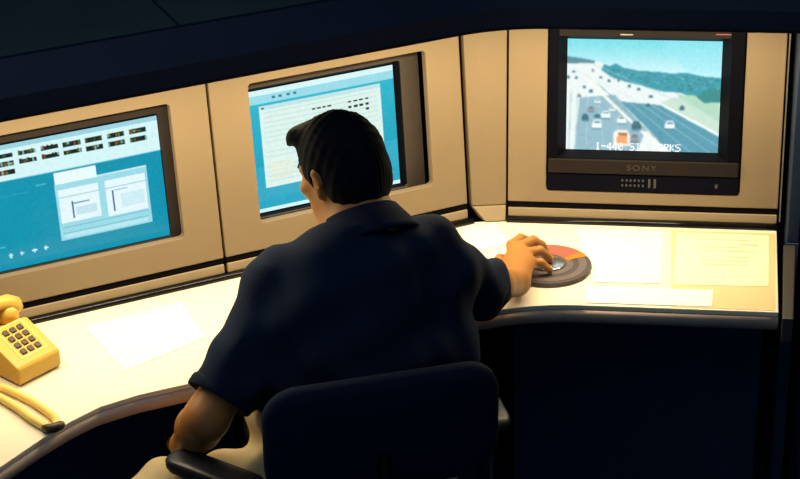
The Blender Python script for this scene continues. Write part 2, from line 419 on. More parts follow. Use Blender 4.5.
FONT = {'I': '01110001000010000100001000010001110', '-': '00000000000000011111000000000000000', '4': '00010001100101010010111110001000010',
        '0': '01110100011001110101110011000101110', 'S': '01111100001000001110000010000111110', 'X': '10001100010101000100010101000110001',
        'F': '11111100001000011110100001000010000', 'O': '01110100011000110001100011000101110', 'R': '11110100011000111110101001001010001',
        'K': '10001100101010011000101001001010001', ' ': '0'*35}
def caption(pic, txt, x, y, cw, chh, c):
    for k, chx in enumerate(txt):
        g = FONT[chx]
        for r in range(7):
            for q in range(5):
                if g[r*5+q] == '1':
                    px = x + k*cw + q*cw/6; py = y + r*chh/7
                    pic.rect(px, py, px+cw/6*1.25, py+chh/7*1.1, c)

# traffic camera picture on the television
tp = Pic(220, 160, (226, 238, 238)); K = lambda x, y: ((x-33)/567, (y-38)/407)
def P(*pts): return [K(*p) for p in pts]
for i in range(24): tp.rect(0, i*.0135, 1, (i+1)*.0135+.001, np.array((118, 214, 224))*(1-i/23) + np.array((208, 240, 244))*(i/23))
tp.poly(P((380, 38), (600, 38), (600, 170), (470, 150)), (150, 226, 236), .45)
tp.poly(P((33, 128), (130, 118), (180, 128), (320, 150), (600, 175), (600, 445), (33, 445)), (229, 238, 236))
tp.poly(P((33, 104), (70, 108), (100, 112), (135, 118), (135, 126), (33, 130)), (92, 140, 152))
tp.poly(P((160, 150), (172, 128), (190, 136), (215, 126), (240, 140), (300, 150), (360, 152), (420, 158), (470, 154), (530, 166), (600, 172), (600, 248), (520, 248), (450, 226), (380, 222), (320, 205), (250, 190), (200, 175)), (66, 154, 168))
for _ in range(170):
    x = random.uniform(190, 590); y = random.uniform(146 + (x-190)*.06, 180 + (x-190)*.14); r = random.uniform(3, 10)
    tp.poly(P((x-r, y), (x, y-r*.5), (x+r, y), (x, y+r*.5)), random.choice([(52, 122, 134), (94, 168, 178), (60, 138, 140), (120, 186, 190)]), .7)
tp.poly(P((440, 232), (520, 236), (590, 206), (600, 330), (540, 300), (470, 268)), (176, 214, 190))
tp.poly(P((510, 240), (560, 206), (600, 212), (600, 258), (540, 262)), (64, 140, 138))
tp.poly(P((380, 262), (440, 240), (600, 330), (600, 372)), (196, 222, 204))
tp.poly(P((84, 252), (215, 238), (330, 365), (300, 445), (66, 445)), (146, 184, 196))          # carriageway towards us
tp.poly(P((235, 262), (380, 272), (600, 384), (600, 445), (425, 445)), (92, 154, 172))         # carriageway away
for a, b in (((270, 266), (500, 445)), ((310, 268), (570, 445)), ((345, 270), (600, 420))): tp.line(K(*a), K(*b), .006, (150, 200, 212), .8)
for a, b in (((115, 252), (110, 445)), ((150, 248), (180, 445)), ((185, 246), (262, 445))): tp.line(K(*a), K(*b), .004, (186, 214, 222), .8)
tp.line(K(120, 195), K(400, 445), .020, (240, 240, 232)); tp.line(K(150, 200), K(425, 445), .006, (120, 160, 168)); tp.line(K(385, 268), K(600, 378), .014, (240, 246, 244))
tp.line(K(52, 220), K(46, 445), .006, (170, 196, 200)); tp.line(K(75, 225), K(70, 445), .006, (190, 210, 212))
tp.line(K(130, 130), K(460, 262), .006, (176, 200, 204), .7); tp.line(K(60, 150), K(300, 260), .004, (190, 206, 206), .6)
for (x, y, w, h, c) in ((150, 345, 18, 15, 0), (182, 310, 17, 12, 0), (240, 328, 16, 13, 0), (295, 348, 18, 14, 1), (106, 322, 13, 11, 1), (126, 291, 12, 10, 2), (150, 262, 11, 8, 0),
                        (205, 290, 11, 8, 0), (150, 316, 11, 7, 1), (418, 342, 18, 14, 0), (290, 394, 15, 14, 2), (460, 280, 9, 7, 1), (125, 226, 7, 5, 1), (100, 212, 6, 4, 1), (82, 245, 7, 5, 2),
                        (345, 240, 8, 4, 1), (335, 272, 9, 5, 1), (190, 188, 5, 4, 1), (225, 186, 5, 4, 1), (70, 180, 5, 4, 1), (40, 178, 5, 5, 1), (160, 176, 5, 4, 1), (130, 152, 5, 4, 2), (265, 205, 6, 4, 1), (300, 215, 6, 4, 1), (60, 158, 6, 3, 1)):
    b = ((238, 248, 248), (64, 112, 128), (150, 150, 152))[c]; dk = (78, 120, 134)
    tp.poly(P((x-w, y+h), (x-w, y), (x-w*.6, y-h), (x+w*.6, y-h), (x+w, y), (x+w, y+h)), b)
    tp.poly(P((x-w*.7, y-h*.1), (x-w*.5, y-h*.7), (x+w*.5, y-h*.7), (x+w*.7, y-h*.1)), dk, .8); tp.poly(P((x-w, y+h), (x+w, y+h), (x+w, y+h*1.4), (x-w, y+h*1.4)), (84, 124, 140), .7)
tp.poly(P((212, 376), (225, 366), (262, 366), (272, 384), (272, 425), (212, 425)), (244, 236, 222)); tp.poly(P((222, 392), (262, 380), (264, 416), (226, 418)), (238, 164, 112)); tp.rect(*K(228, 376), *K(262, 386), (150, 90, 60), .8)
tp.noise(4, 1); tp.blur(2)
caption(tp, 'I-440 SIX FORKS', K(145, 0)[0], K(0, 414)[1], .0373, (.066), (252, 252, 250))


# desktop on the left computer: s across, t down, 0..1
lp = Pic(230, 150, (0, 142, 170))
LW, LH = .45, .290
def LS(u, v): return ((1.20-u)/LW, (.411-v)/LH)           # from panel coordinates
lp.rect(0, 0, 1, .06, (150, 205, 218)); lp.rect(0, .040, 1, .285, (206, 238, 240)); lp.rect(0, .280, 1, .290, (120, 200, 214))
for r in range(3):
    for k in range(8):
        if r == 2 and k > 1: continue
        x = .890 - .112*(7-k) - .044; y = .070 + r*.066 + (7-k)*-.0006
        lp.rect(x, y+.004, x+.088, y+.042, (16, 44, 36))
        for q in range(8):
            cx = x + q*.0112; c = random.choice([(8, 16, 18), (8, 16, 18), (110, 116, 40), (150, 70, 40), (20, 84, 56), (8, 14, 18), (150, 196, 190)])
            lp.rect(cx, y+random.choice([.002, .008, .014]), cx+.009, y+random.choice([.028, .034, .042]), c, .8)
lp.rect(.445, .295, .655, .392, (226, 244, 246)); lp.rect(.437, .392, .915, .855, (150, 212, 224)); lp.rect(.445, .291, .655, .299, (90, 170, 190)); lp.rect(.655, .380, .915, .394, (190, 230, 236))
lp.rect(.452, .440, .656, .715, (222, 240, 246)); lp.rect(.692, .440, .902, .735, (222, 240, 246)); lp.rect(.452, .500, .656, .510, (140, 190, 205)); lp.rect(.692, .500, .902, .510, (140, 190, 205))
lp.rect(.515, .545, .522, .69, (60, 110, 130)); lp.rect(.522, .560, .605, .572, (120, 165, 180)); lp.rect(.722, .530, .729, .70, (60, 110, 130)); lp.rect(.735, .525, .805, .536, (120, 165, 180))
lp.rect(.530, .60, .640, .67, (190, 222, 232)); lp.rect(.765, .57, .885, .68, (200, 230, 238)); lp.rect(.452, .745, .90, .755, (110, 180, 198)); lp.rect(.452, .795, .90, .803, (110, 180, 198)); lp.rect(.46, .81, .89, .838, (176, 224, 232))
for k, x in enumerate((.175, .231, .295, .353)):
    y = .868 - k*.002; lp.rect(x, y, x+.010, y+.036, (150, 220, 230)); lp.rect(x-.006, y+.012, x+.016, y+.022, (190, 236, 240))
lp.rect(.13, .80, .16, .812, (60, 176, 200)); lp.rect(.12, .40, .30, .405, (30, 156, 182)); lp.rect(.35, .36, .40, .372, (60, 176, 200))
lp.noise(3, 1)

# desktop on the middle computer
mp = Pic(200, 150, (28, 160, 186))
for i in range(20): mp.rect(0, .10+i*.045, 1, .10+(i+1)*.045+.001, np.array((44, 178, 200))*(1-i/19) + np.array((18, 146, 176))*(i/19))
mp.rect(0, .50, 1, .503, (12, 136, 168)); mp.rect(0, .62, 1, .97, (60, 176, 204), .5)
mp.rect(0, 0, 1, .05, (210, 240, 242)); mp.rect(0, .05, 1, .115, (150, 214, 226)); mp.rect(0, .97, 1, 1, (206, 240, 244))
for x in (.24, .28, .33, .37): mp.rect(x, .07, x+.022, .085, (60, 120, 140))
mp.rect(.155, .135, .91, .80, (214, 236, 230)); mp.rect(.155, .135, .91, .165, (190, 222, 224)); mp.rect(.17, .145, .183, .158, (20, 60, 70))
for k in range(15): mp.rect(.175, .19+k*.04, .885, .196+k*.04, (190, 220, 214))
for k in range(4): mp.rect(.475+k*.032, .225, .497+k*.032, .242, (20, 40, 40))
for r in range(3):
    for k in range(4):
        if r == 2 and k < 3: continue
        mp.rect(.70+k*.036, .225+r*.042, .722+k*.036, .242+r*.042, (20, 40, 40))
for k in range(5): mp.rect(.19, .60+k*.03, .33, .612+k*.03, (226, 226, 200))
mp.noise(3, 1)

# ------------------------------------------------------------------ television and monitors
pfR = lambda u, v, d: PF('R', u, v, d); pfL = lambda u, v, d: PF('L', u, v, d)
c0 = PF('R', .327, .083, -.1)
tv = thing('television', 'black television with a motorway traffic picture set in the right panel', 'television', (c0.x, c0.y, c0.z))
bev(MB().ring(pfR, (.098, .557, .127, .4895), (.122, .524, .166, .468), -.05, .004).build('cabinet_front', MT['tvbody'], tv), .003)
MB().slope_ring(pfR, (.122, .524, .166, .468), (.140, .505, .1755, .451), .0, -.034).build('screen_surround', MT['mask'], tv)
bev(MB().box((.122, .4665, -.01), (.524, .4885, .0065), fr=pfR).build('top_bezel', MT['tvstrip'], tv), .002)
bev(MB().box((.100, .1275, -.01), (.555, .1635, .0075), fr=pfR).build('lower_bezel', MT['tvstrip'], tv), .003)
ctl = bev(MB().box((.098, .083, -.05), (.557, .1265, .003), fr=pfR).build('control_panel', MT['tvctl'], tv), .002)
for r in range(2):
    for k in range(6):
        u = .277 + k*.0098; v = .112 - r*.0125
        MB().box((u, v-.003, .002), (u+.0048, v+.003, .0055), .0008, fr=pfR).build('button', MT['btn'], ctl)
for u in (.341, .354): MB().box((u, .094, .002), (u+.006, .117, .005), .0008, fr=pfR).build('slider', MT['btn'], ctl)
MB().box((.500, .098, .002), (.507, .108, .0045), .0008, fr=pfR).build('button', MT['btn'], ctl)
MB().box((.365, .090, .0025), (.490, .118, .0036), .0006, fr=pfR).build('flap', MT['tvctl'], ctl)
MB().box((.265, .472, .006), (.295, .4745, .0075), fr=pfR).build('pale_mark', MT['lampgrey'], tv)
MB().box((.487, .4765, .006), (.523, .479, .0075), fr=pfR).build('red_mark', MT['lampred'], tv)
MB().box((.13, .10, -.40), (.525, .47, -.051), .02, fr=pfR).build('rear_housing', MT['mask'], tv)
screen_obj('screen', tp, pfR, .139, .506, .1745, .452, -.036, .004, MT['tvscreen'], tv, False)
# maker's lettering on the lower bezel
cu = bpy.data.curves.new('lettering', 'FONT'); cu.body = 'SONY'; cu.size = .019; cu.align_x = 'CENTER'; cu.space_character = 1.25; cu.extrude = .0006
tmp = bpy.data.objects.new('lettering', cu); COL.objects.link(tmp); dg = bpy.context.evaluated_depsgraph_get()
tm = bpy.data.meshes.new_from_object(tmp.evaluated_get(dg)); bpy.data.objects.remove(tmp)
mesh_obj('lettering', [pfR(.324 + v.co.x*1.25, .139 + v.co.y, .0082 + v.co.z) for v in tm.vertices], [tuple(p.vertices) for p in tm.polygons], MT['letter'], tv)
bpy.data.meshes.remove(tm)

def monitor(label, outer, inner, db, scr, ds, pic, bez, mask_in):
    p = PF('L', (outer[0]+outer[1])/2, outer[2], -.2)
    t = thing('computer_monitor', label, 'monitor', (p.x, p.y, p.z), 'computer monitors in the left panels')
    bev(MB().ring(pfL, outer, inner, db-.03, db, .006).build('bezel', bez, t), .003)
    MB().slope_ring(pfL, inner, mask_in, db-.004, ds-.002).build('screen_surround', MT['mask'], t)
    screen_obj('screen', pic, pfL, *scr, ds, .004, MT['pcscreen'], t, True)
    MB().box((outer[0]+.02, outer[2]+.02, -.40), (outer[1]-.02, outer[3]-.02, ds-.03), .02, fr=pfL).build('rear_housing', MT['mask'], t)
    return t
monitor('computer monitor with a teal desktop and rows of icons, left above the telephone', (.722, 1.215, .098, .455), (.752, 1.205, .121, .418), -.024, (.752, 1.202, .121, .411), -.034, lp, MT['bezel'], (.753, 1.203, .120, .412))
monitor('computer monitor with a pale window, behind the man\'s head', (.095, .570, .088, .460), (.143, .566, .108, .425), -.05, (.154, .560, .112, .412), -.07, mp, MT['bezel2'], (.152, .562, .110, .414))

# ------------------------------------------------------------------ papers on the worktop
def sheet(name, label, pts, m, z, lines=(), group='papers lying on the worktop'):
    n = len(pts)
    o = mesh_obj(name, [(x, y, z) for x, y in pts] + [(x, y, z+.0006) for x, y in pts], [tuple(range(n)), tuple(range(n, 2*n))] + [(i, (i+1) % n, n+(i+1) % n, n+i) for i in range(n)], m)
    o['label'] = label; o['category'] = 'paper'; o['group'] = group
    if lines:
        b = MB()
        for (x0, y0, x1, y1, w) in lines: b.box((x0, y0-w/2, z+.0006), (x1, y1+w/2, z+.0008))
        b.build('printed_text', MT['ink'], o)
    return o
L1 = [(.455+random.uniform(0, .02), y, .56+random.uniform(0, .045), y, .0035) for y in (-.075, -.115, -.135, -.185, -.205)] + [(.56, -.098, .605, -.098, .005), (.53, -.165, .58, -.165, .004)]
sheet('paper_sheet', 'tan blotter sheet showing at the right end of the worktop', [(.40, -.418), (.630, -.418), (.648, -.030), (.40, -.030)], MT['kraft'], .0002)
sheet('paper_sheet', 'pale sheet with faint lines of writing, nearest the right end', [(.413, -.042), (.632, -.042), (.620, -.305), (.404, -.312)], MT['paper2'], .0012, L1)
sheet('paper_sheet', 'white sheet lying between the round disc and the right end sheet', [(.169, -.038), (.383, -.039), (.376, -.309), (.225, -.314)], MT['paper'], .0012)
sheet('paper_sheet', 'bluish white strip of paper along the front edge below the disc', [(.206, -.338), (.495, -.332), (.491, -.412), (.212, -.414)], MT['bluepaper'], .0014, [(.24+.03*k, -.375, .246+.03*k, -.355, .03) for k in range(0)])
sheet('paper_sheet', 'large white sheet on the left worktop beside the telephone', [(-.895, -.612), (-.704, -.479), (-.615, -.639), (-.755, -.800)], MT['paper'], .0008)
sheet('paper_sheet', 'white sheet tucked in the corner of the worktop by the man\'s right arm', [(-.105, -.052), (-.025, -.022), (.015, -.12), (-.075, -.20)], MT['paper'], .0008)

# ------------------------------------------------------------------ round disc
DC = Vector((.1164, -.2465, .0004))
dk = thing('round_disc', 'round dark grey disc with pink wedge and silver hub under the man\'s hand', 'disc', (DC.x, DC.y, 0))
MB().lathe(DC, [(.094, .0012), (.1005, .002), (.1015, .006), (.0995, .0098), (.060, .0102), (.001, .0102)], 64).build('base', MT['disc'], dk, False)
def sector(r0, r1, a0, a1, z, n=24):
    V = []; F = []
    for i in range(n+1):
        a = math.radians(a0+(a1-a0)*i/n)
        for r in (r0, r1): 
            for zz in (z, z+.0006): V.append(DC + Vector((math.cos(a)*r, math.sin(a)*r, zz)))
    for i in range(n):
        b = i*4; c = b+4; F += [(b+1, b+3, c+3, c+1), (b, c, c+2, b+2), (b+2, c+2, c+3, b+3), (b, b+1, c+1, c)]
    F += [(0, 1, 3, 2), (n*4, n*4+1, n*4+3, n*4+2)]
    return V, F
mesh_obj('pink_wedge', *sector(.046, .0985, 42, 150, .0101), MT['pink'], dk)
mesh_obj('orange_wedge', *sector(.046, .0985, 26, 42, .0101, 8), MT['orange'], dk)
mesh_obj('inner_ring', *sector(.043, .058, -190, 26, .0101), MT['disc2'], dk)
mesh_obj('outer_ring', *sector(.072, .090, -190, 24, .0101), MT['disc2'], dk)
MB().lathe(DC, [(.041, .0102), (.041, .0128), (.036, .0150), (.020, .0165), (.001, .0170)], 40).build('hub', MT['silver'], dk, True)

# ------------------------------------------------------------------ telephone
A = Vector((-.959, -.882, 0)); e1 = Vector((.555, .832, 0)).normalized(); e2 = Vector((-.832, .555, 0)).normalized()
def TF(a, b, z): return A + e1*a + e2*b + Vector((0, 0, z))
ph = thing('telephone', 'yellow desk telephone with a keypad at the left edge', 'telephone', tuple(TF(.06, .1, 0)))
W1 = .114
prof = [(.000, .004), (-.002, .040), (.004, .046), (.100, .088), (.112, .086), (.120, .072), (.185, .068), (.200, .058), (.200, .004)]
n = len(prof)
V = [TF(0, b, z) for b, z in prof] + [TF(W1, b, z) for b, z in prof]
bev(mesh_obj('body', V, [tuple(range(n)), tuple(range(n, 2*n))] + [(i, (i+1) % n, n+(i+1) % n, n+i) for i in range(n)], MT['phone'], ph), .005, 3)
MB().box((.008, .008, .0), (W1-.008, .19, .0045), fr=TF).build('rubber_base', MT['mask'], ph)
def top_z(b): return .046 + (b-.004)/(.096)*.042
for r in range(3):
    for k in range(4):
        a = .036 + r*.019; b = .024 + k*.0185
        fr = lambda x, y, z: TF(x, y, z + top_z(y))
        MB().box((a, b, -.002), (a+.0125, b+.0115, .0045), .0012, fr=fr).build('key', MT['key'], ph)
MB().ring(lambda a, b, d: TF(a, b, top_z(b)+d), (.026, .097, .016, .104), (.030, .093, .020, .100), -.001, .0012).build('keypad_rim', MT['cord'], ph)
hs = MB()
hp = [TF(a, .152, z) for a, z in ((-.045, .088), (-.03, .104), (0, .114), (.04, .117), (.08, .117), (.10, .112), (.118, .098), (.124, .086))]
hs.tube(hp, [.016, .020, .018, .016, .016, .018, .021, .017], 14)
hs.lathe(TF(-.028, .152, .068), [(.018, 0), (.026, .003), (.026, .022), (.018, .036)], 24, X=e1, Y=e2)
hs.lathe(TF(.098, .152, .070), [(.018, 0), (.026, .003), (.026, .022), (.018, .036)], 24, X=e1, Y=e2)
hs.build('handset', MT['phone'], ph, True)
# looped cord in front of the telephone
cd = thing('looped_cord', 'pale yellow looped cord with dark tip lying in front of the telephone', 'cord', (-.92, -.98, 0))
cp = [(-1.056, -.806, .022), (-1.072, -.815, .014), (-1.068, -.842, .009), (-1.04, -.868, .009), (-.998, -.894, .009), (-.957, -.918, .010), (-.917, -.944, .010), (-.876, -.977, .010), (-.846, -1.005, .010), (-.832, -1.026, .009), (-.838, -1.043, .009),
      (-.858, -1.040, .009), (-.892, -1.015, .010), (-.926, -.984, .010), (-.955, -.960, .010), (-.985, -.938, .010), (-1.03, -.912, .009), (-1.085, -.880, .009), (-1.105, -.835, .010), (-1.085, -.797, .016), (-1.068, -.790, .024)]
MB().tube(cp, .0085, 10).build('cord', MT['cord'], cd, True)
MB().tube([(-.858, -1.046, .009), (-.848, -1.049, .010), (-.834, -1.046, .010), (-.824, -1.034, .010), (-.823, -1.026, .009)], [.006, .0095, .0105, .0095, .006], 12).build('dark_tip', MT['key'], cd, True)

# ------------------------------------------------------------------ office chair
CF = Vector((-.36, .93, 0)).normalized(); CR = Vector((CF.y, -CF.x, 0))
CC = Vector((-.26, -.86, 0))
ch = thing('office_chair', 'black swivel office chair with armrests that the man sits in', 'chair', (CC.x, CC.y, -.74))
def CH(r, f, z): return CC + CR*r + CF*f + Vector((0, 0, z))
def slab(w, h, t, rad, fr, curve=0.0, puff=.3, n=8):
    """a padded rounded-rectangle cushion; fr(x, y, z): x,y in the plane, z through it"""
    out = []
    for (cx, cy, a0) in ((w/2-rad, h/2-rad, 0), (-w/2+rad, h/2-rad, 90), (-w/2+rad, -h/2+rad, 180), (w/2-rad, -h/2+rad, 270)):
        for k in range(n+1): a = math.radians(a0+90*k/n); out.append((cx+rad*math.cos(a), cy+rad*math.sin(a)))
    N = len(out); rings = [(.0, .5), (.5, .5), (.85, .48), (.95, .40), (1.0, .18), (1.0, -.18), (.95, -.40), (.85, -.48), (.5, -.5), (.0, -.5)]
    V = []; F = []
    for s, z in rings:
        for (x, y) in out: V.append(fr(x*max(s, .02), y*max(s, .02), z*t + curve*(x*s)**2))
    for i in range(len(rings)-1):
        for k in range(N): F.append((i*N+k, i*N+(k+1) % N, (i+1)*N+(k+1) % N, (i+1)*N+k))
    F += [tuple(range(N)), tuple(range((len(rings)-1)*N, len(rings)*N))]
    return MB().add(V, F)
slab(.50, .48, .07, .10, lambda x, y, z: CH(x, y+.03, -.305+z)).build('seat', MT['chair'], ch, True)
BZ = .035
slab(.475, .27, .05, .075, lambda x, y, z: CH(x+.025, -.20+z-.10*(y+.135), BZ+y), curve=.28).build('backrest', MT['chair'], ch, True)
MB().tube([CH(.02, -.235, .0), CH(.02, -.27, -.12), CH(.02, -.25, -.28), CH(.02, -.12, -.345), CH(0, 0, -.35)], [.02, .022, .022, .022, .022], 10, flat=.6).build('back_support', MT['mask'], ch, True)
for s, q in ((-1, .300), (1, .295)):
    f0 = -.10 if s < 0 else .02; q0 = .295; an = math.radians(42 if s < 0 else 0); ca, sa = math.cos(an), math.sin(an)
    ar = slab(.065, .24, .032, .030, lambda x, y, z: CH(s*q+x*ca-y*sa, f0+y*ca+x*sa, -.072+z)).build('armrest', MT['chairp'], ch, True)
    MB().tube([CH(s*q, f0-.02, -.085), CH(s*q, f0-.03, -.20), CH(s*.29, -.06, -.33), CH(s*.20, -.04, -.35)], .014, 10).build('armrest_support', MT['chairp'], ar, True)
MB().lathe(CH(0, 0, -.64), [(.03, 0), (.03, .12), (.022, .13), (.022, .28), (.06, .285), (.06, .295)], 20).build('column', MT['chrome'], ch, True)
for k in range(5):
    a = math.radians(72*k+20); dx = Vector((math.cos(a), math.sin(a), 0))
    c = CH(0, 0, 0)
    lg = MB().tube([c + Vector((0, 0, -.615)), c + dx*.15 + Vector((0, 0, -.63)), c + dx*.29 + Vector((0, 0, -.665))], [.028, .022, .014], 10).build('leg', MT['chairp'], ch, True)
    px = Vector((-dx.y, dx.x, 0))
    MB().lathe(c + dx*.29 + Vector((0, 0, -.7125)) - px*.02, [(.015, 0), (.027, .003), (.027, .037), (.015, .040)], 18, X=dx, Y=(0, 0, 1), Z=px).build('caster', MT['mask'], lg, True)

# ------------------------------------------------------------------ the man: signed distance fields turned into meshes
class Field:
    def __init__(s, lo, hi, h):
        s.lo = np.array(lo, np.float32); s.h = h; s.n = np.ceil((np.array(hi)-s.lo)/h).astype(int)+1
        s.f = np.full(s.n, 1.0, np.float32)
    def _slice(s, lo, hi, pad):
        a = np.maximum(((np.array(lo)-pad-s.lo)/s.h).astype(int), 0); b = np.minimum(((np.array(hi)+pad-s.lo)/s.h).astype(int)+2, s.n)
        return tuple(slice(int(i), int(j)) for i, j in zip(a, b))
    def pts(s, sl):
        return [(np.arange(q.start, q.stop, dtype=np.float32)*s.h + s.lo[i]).reshape([-1 if j == i else 1 for j in range(3)]) for i, q in enumerate(sl)]
    def merge(s, sl, g, k, cut=None):
        if cut is not None: g = np.maximum(g, cut)
        a = s.f[sl]
        if k > 0:
            h = np.clip(.5 + .5*(a-g)/k, 0, 1); s.f[sl] = a*(1-h) + g*h - k*h*(1-h)
        else: s.f[sl] = np.minimum(a, g)
    def cap(s, p, q, r0, r1, k=.02, flat=None, cuts=()):
        p = np.array(p, np.float32); q = np.array(q, np.float32); R = max(r0, r1)
        sl = s._slice(np.minimum(p, q)-R, np.maximum(p, q)+R, k*2+.03); X, Y, Z = s.pts(sl); d = q-p; L = float(d@d)+1e-9
        t = np.clip(((X-p[0])*d[0] + (Y-p[1])*d[1] + (Z-p[2])*d[2])/L, 0, 1)
        g = np.sqrt((X-p[0]-t*d[0])**2 + (Y-p[1]-t*d[1])**2 + (Z-p[2]-t*d[2])**2) - (r0 + (r1-r0)*t)
        for (c, nrm) in cuts: g = np.maximum(g, (X-c[0])*nrm[0] + (Y-c[1])*nrm[1] + (Z-c[2])*nrm[2])
        s.merge(sl, g, k)
    def ell(s, c, rad, R=None, k=.02, cuts=(), sub=False):
        c = np.array(c, np.float32); R = np.eye(3) if R is None else np.array(R, float); m = max(rad)
        sl = s._slice(c-m, c+m, k*2+.03); X, Y, Z = s.pts(sl); X = X-c[0]; Y = Y-c[1]; Z = Z-c[2]
        l = [X*R[i][0] + Y*R[i][1] + Z*R[i][2] for i in range(3)]
        k0 = np.sqrt(sum((l[i]/rad[i])**2 for i in range(3))); k1 = np.sqrt(sum((l[i]/rad[i]**2)**2 for i in range(3))) + 1e-6
        g = k0*(k0-1)/k1
        for (cc, nrm) in cuts: g = np.maximum(g, (X+c[0]-cc[0])*nrm[0] + (Y+c[1]-cc[1])*nrm[1] + (Z+c[2]-cc[2])*nrm[2])
        if sub:
            a = s.f[sl]; h = np.clip(.5 - .5*(a+g)/k, 0, 1); s.f[sl] = a*(1-h) - g*h + k*h*(1-h)
        else: s.merge(sl, g, k)
    def halfspace(s, c, nrm):
        sl = tuple(slice(0, int(i)) for i in s.n); X, Y, Z = s.pts(sl)
        s.f = np.maximum(s.f, (X-c[0])*nrm[0] + (Y-c[1])*nrm[1] + (Z-c[2])*nrm[2]).astype(np.float32)
    def warp(s, fn):
        sl = tuple(slice(0, int(i)) for i in s.n); X, Y, Z = s.pts(sl); near = np.abs(s.f) < .05
        s.f = np.where(near, s.f + fn(X, Y, Z), s.f).astype(np.float32)
    def mesh(s):
        f = s.f; S = f < 0; nx, ny, nz = f.shape
        c = [S[i:nx-1+i, j:ny-1+j, k:nz-1+k] for i in (0, 1) for j in (0, 1) for k in (0, 1)]
        cnt = sum(q.astype(np.int8) for q in c); mixed = (cnt > 0) & (cnt < 8); I = np.argwhere(mixed)
        off = np.array([(i, j, k) for i in (0, 1) for j in (0, 1) for k in (0, 1)])
        vals = np.stack([f[I[:, 0]+o[0], I[:, 1]+o[1], I[:, 2]+o[2]] for o in off], 1)
        acc = np.zeros((len(I), 3)); num = np.zeros(len(I))
        for a in range(8):
            for b in range(a+1, 8):
                if np.abs(off[a]-off[b]).sum() != 1: continue
                va, vb = vals[:, a], vals[:, b]; m = (va < 0) != (vb < 0); t = np.where(m, va/(va-vb+1e-12), 0)
                acc += np.where(m[:, None], off[a] + t[:, None]*(off[b]-off[a]), 0); num += m
        V = (I + acc/num[:, None])*s.h + s.lo
        ids = np.full(mixed.shape, -1, np.int64); ids[mixed] = np.arange(len(I)); Q = []
        for ax in range(3):
            o = [0, 0, 0]; o[ax] = 1
            A_ = S[:nx-o[0], :ny-o[1], :nz-o[2]]; B_ = S[o[0]:, o[1]:, o[2]:]; E = np.argwhere(A_ != B_)
            u, v = [(1, 2), (2, 0), (0, 1)][ax]
            E = E[(E[:, u] > 0) & (E[:, v] > 0) & (E[:, u] < f.shape[u]-1) & (E[:, v] < f.shape[v]-1)]
            def cell(du, dv): e = E.copy(); e[:, u] += du; e[:, v] += dv; return ids[e[:, 0], e[:, 1], e[:, 2]]
            q = np.stack([cell(-1, -1), cell(0, -1), cell(0, 0), cell(-1, 0)], 1)
            fl = ~A_[E[:, 0], E[:, 1], E[:, 2]]; q[fl] = q[fl][:, ::-1]; Q.append(q)
        return V, np.concatenate(Q)
def field_obj(name, fl, m, parent):
    V, Q = fl.mesh(); me = bpy.data.meshes.new(name)
    V = V + np.array([0, 0, DESK]) - np.array(parent['_o'])
    me.vertices.add(len(V)); me.vertices.foreach_set('co', V.astype(np.float32).ravel())
    me.loops.add(Q.size); me.loops.foreach_set('vertex_index', Q.astype(np.int32).ravel())
    me.polygons.add(len(Q)); me.polygons.foreach_set('loop_start', np.arange(0, Q.size, 4, dtype=np.int32))
    me.update(calc_edges=True); me.validate(); me.polygons.foreach_set('use_smooth', [True]*len(me.polygons)); me.materials.append(m)
    o = bpy.data.objects.new(name, me); COL.objects.link(o); o.parent = parent; o['_o'] = parent['_o']; return o
def lin(a, b, t): return tuple(np.array(a)*(1-t) + np.array(b)*t)

man = thing('person', 'dark-haired man in a navy polo seen from behind, seated, hand on the disc', 'person', (-.25, -.86, -.74))
SL, EL, WL = (-.395, -.82, .225), (-.525, -1.015, .03), (-.600, -.925, -.095)
SR, ER, WR = (-.095, -.72, .250), (-.012, -.590, .122), (.050, -.405, .042)
NB = (-.232, -.745, .33)                                     # base of the neck
BRX = np.array((.933, .36, 0)); BFY = np.array((-.36, .933, 0)); BR = np.array([BRX, BFY, (0, 0, 1)])   # chest axes
# head frame
hy, hpch = math.radians(52), math.radians(16)
HF = np.array((-math.sin(hy)*math.cos(hpch), math.cos(hy)*math.cos(hpch), -math.sin(hpch))); HL = np.array((-math.cos(hy), -math.sin(hy), 0)); HU = np.cross(HF, HL)
HC = np.array((-.283, -.683, .432)); HS = .95
def HD(f, l, u): return tuple(HC + (HF*f + HL*l + HU*u)*HS)
HR = np.array([HF, HL, HU])
sk = Field((-.76, -1.12, -.30), (.16, -.14, .62), .0045)
sk.ell(HD(-.006, 0, .032), (.098*HS, .077*HS, .094*HS), HR)
sk.ell(HD(.036, 0, -.060), (.062*HS, .062*HS, .088*HS), HR, .03)
sk.cap(HD(.045, 0, -.122), HD(.066, 0, -.122), .028, .020, .02)                                   # chin
sk.cap(HD(.088, 0, .004), HD(.112, 0, -.030), .009, .013, .012); sk.ell(HD(.105, 0, -.036), (.012, .018, .010), HR, .008)   # nose
for s in (1, -1):
    sk.cap(HD(.082, s*.014, .022), HD(.068, s*.050, .020), .010, .009, .014)                        # brow
    sk.ell(HD(.066, s*.046, -.022), (.020, .020, .018), HR, .02)                                     # cheek bone
    sk.ell(HD(.088, s*.031, .002), (.014, .016, .010), HR, .008, sub=True)                           # eye socket
    sk.cap(HD(.0, s*.074, -.010), HD(-.012, s*.079, .020), .009, .013, .008); sk.cap(HD(-.012, s*.079, .020), HD(-.020, s*.083, .000), .010, .009, .008); sk.cap(HD(.002, s*.073, -.030), HD(-.010, s*.078, -.012), .008, .009, .008)
    sk.ell(HD(-.008, s*.090, .003), (.007, .006, .012), HR, .004, sub=True)
sk.cap(HD(.088, -.016, -.066), HD(.088, .016, -.066), .009, .009, .01)                              # mouth
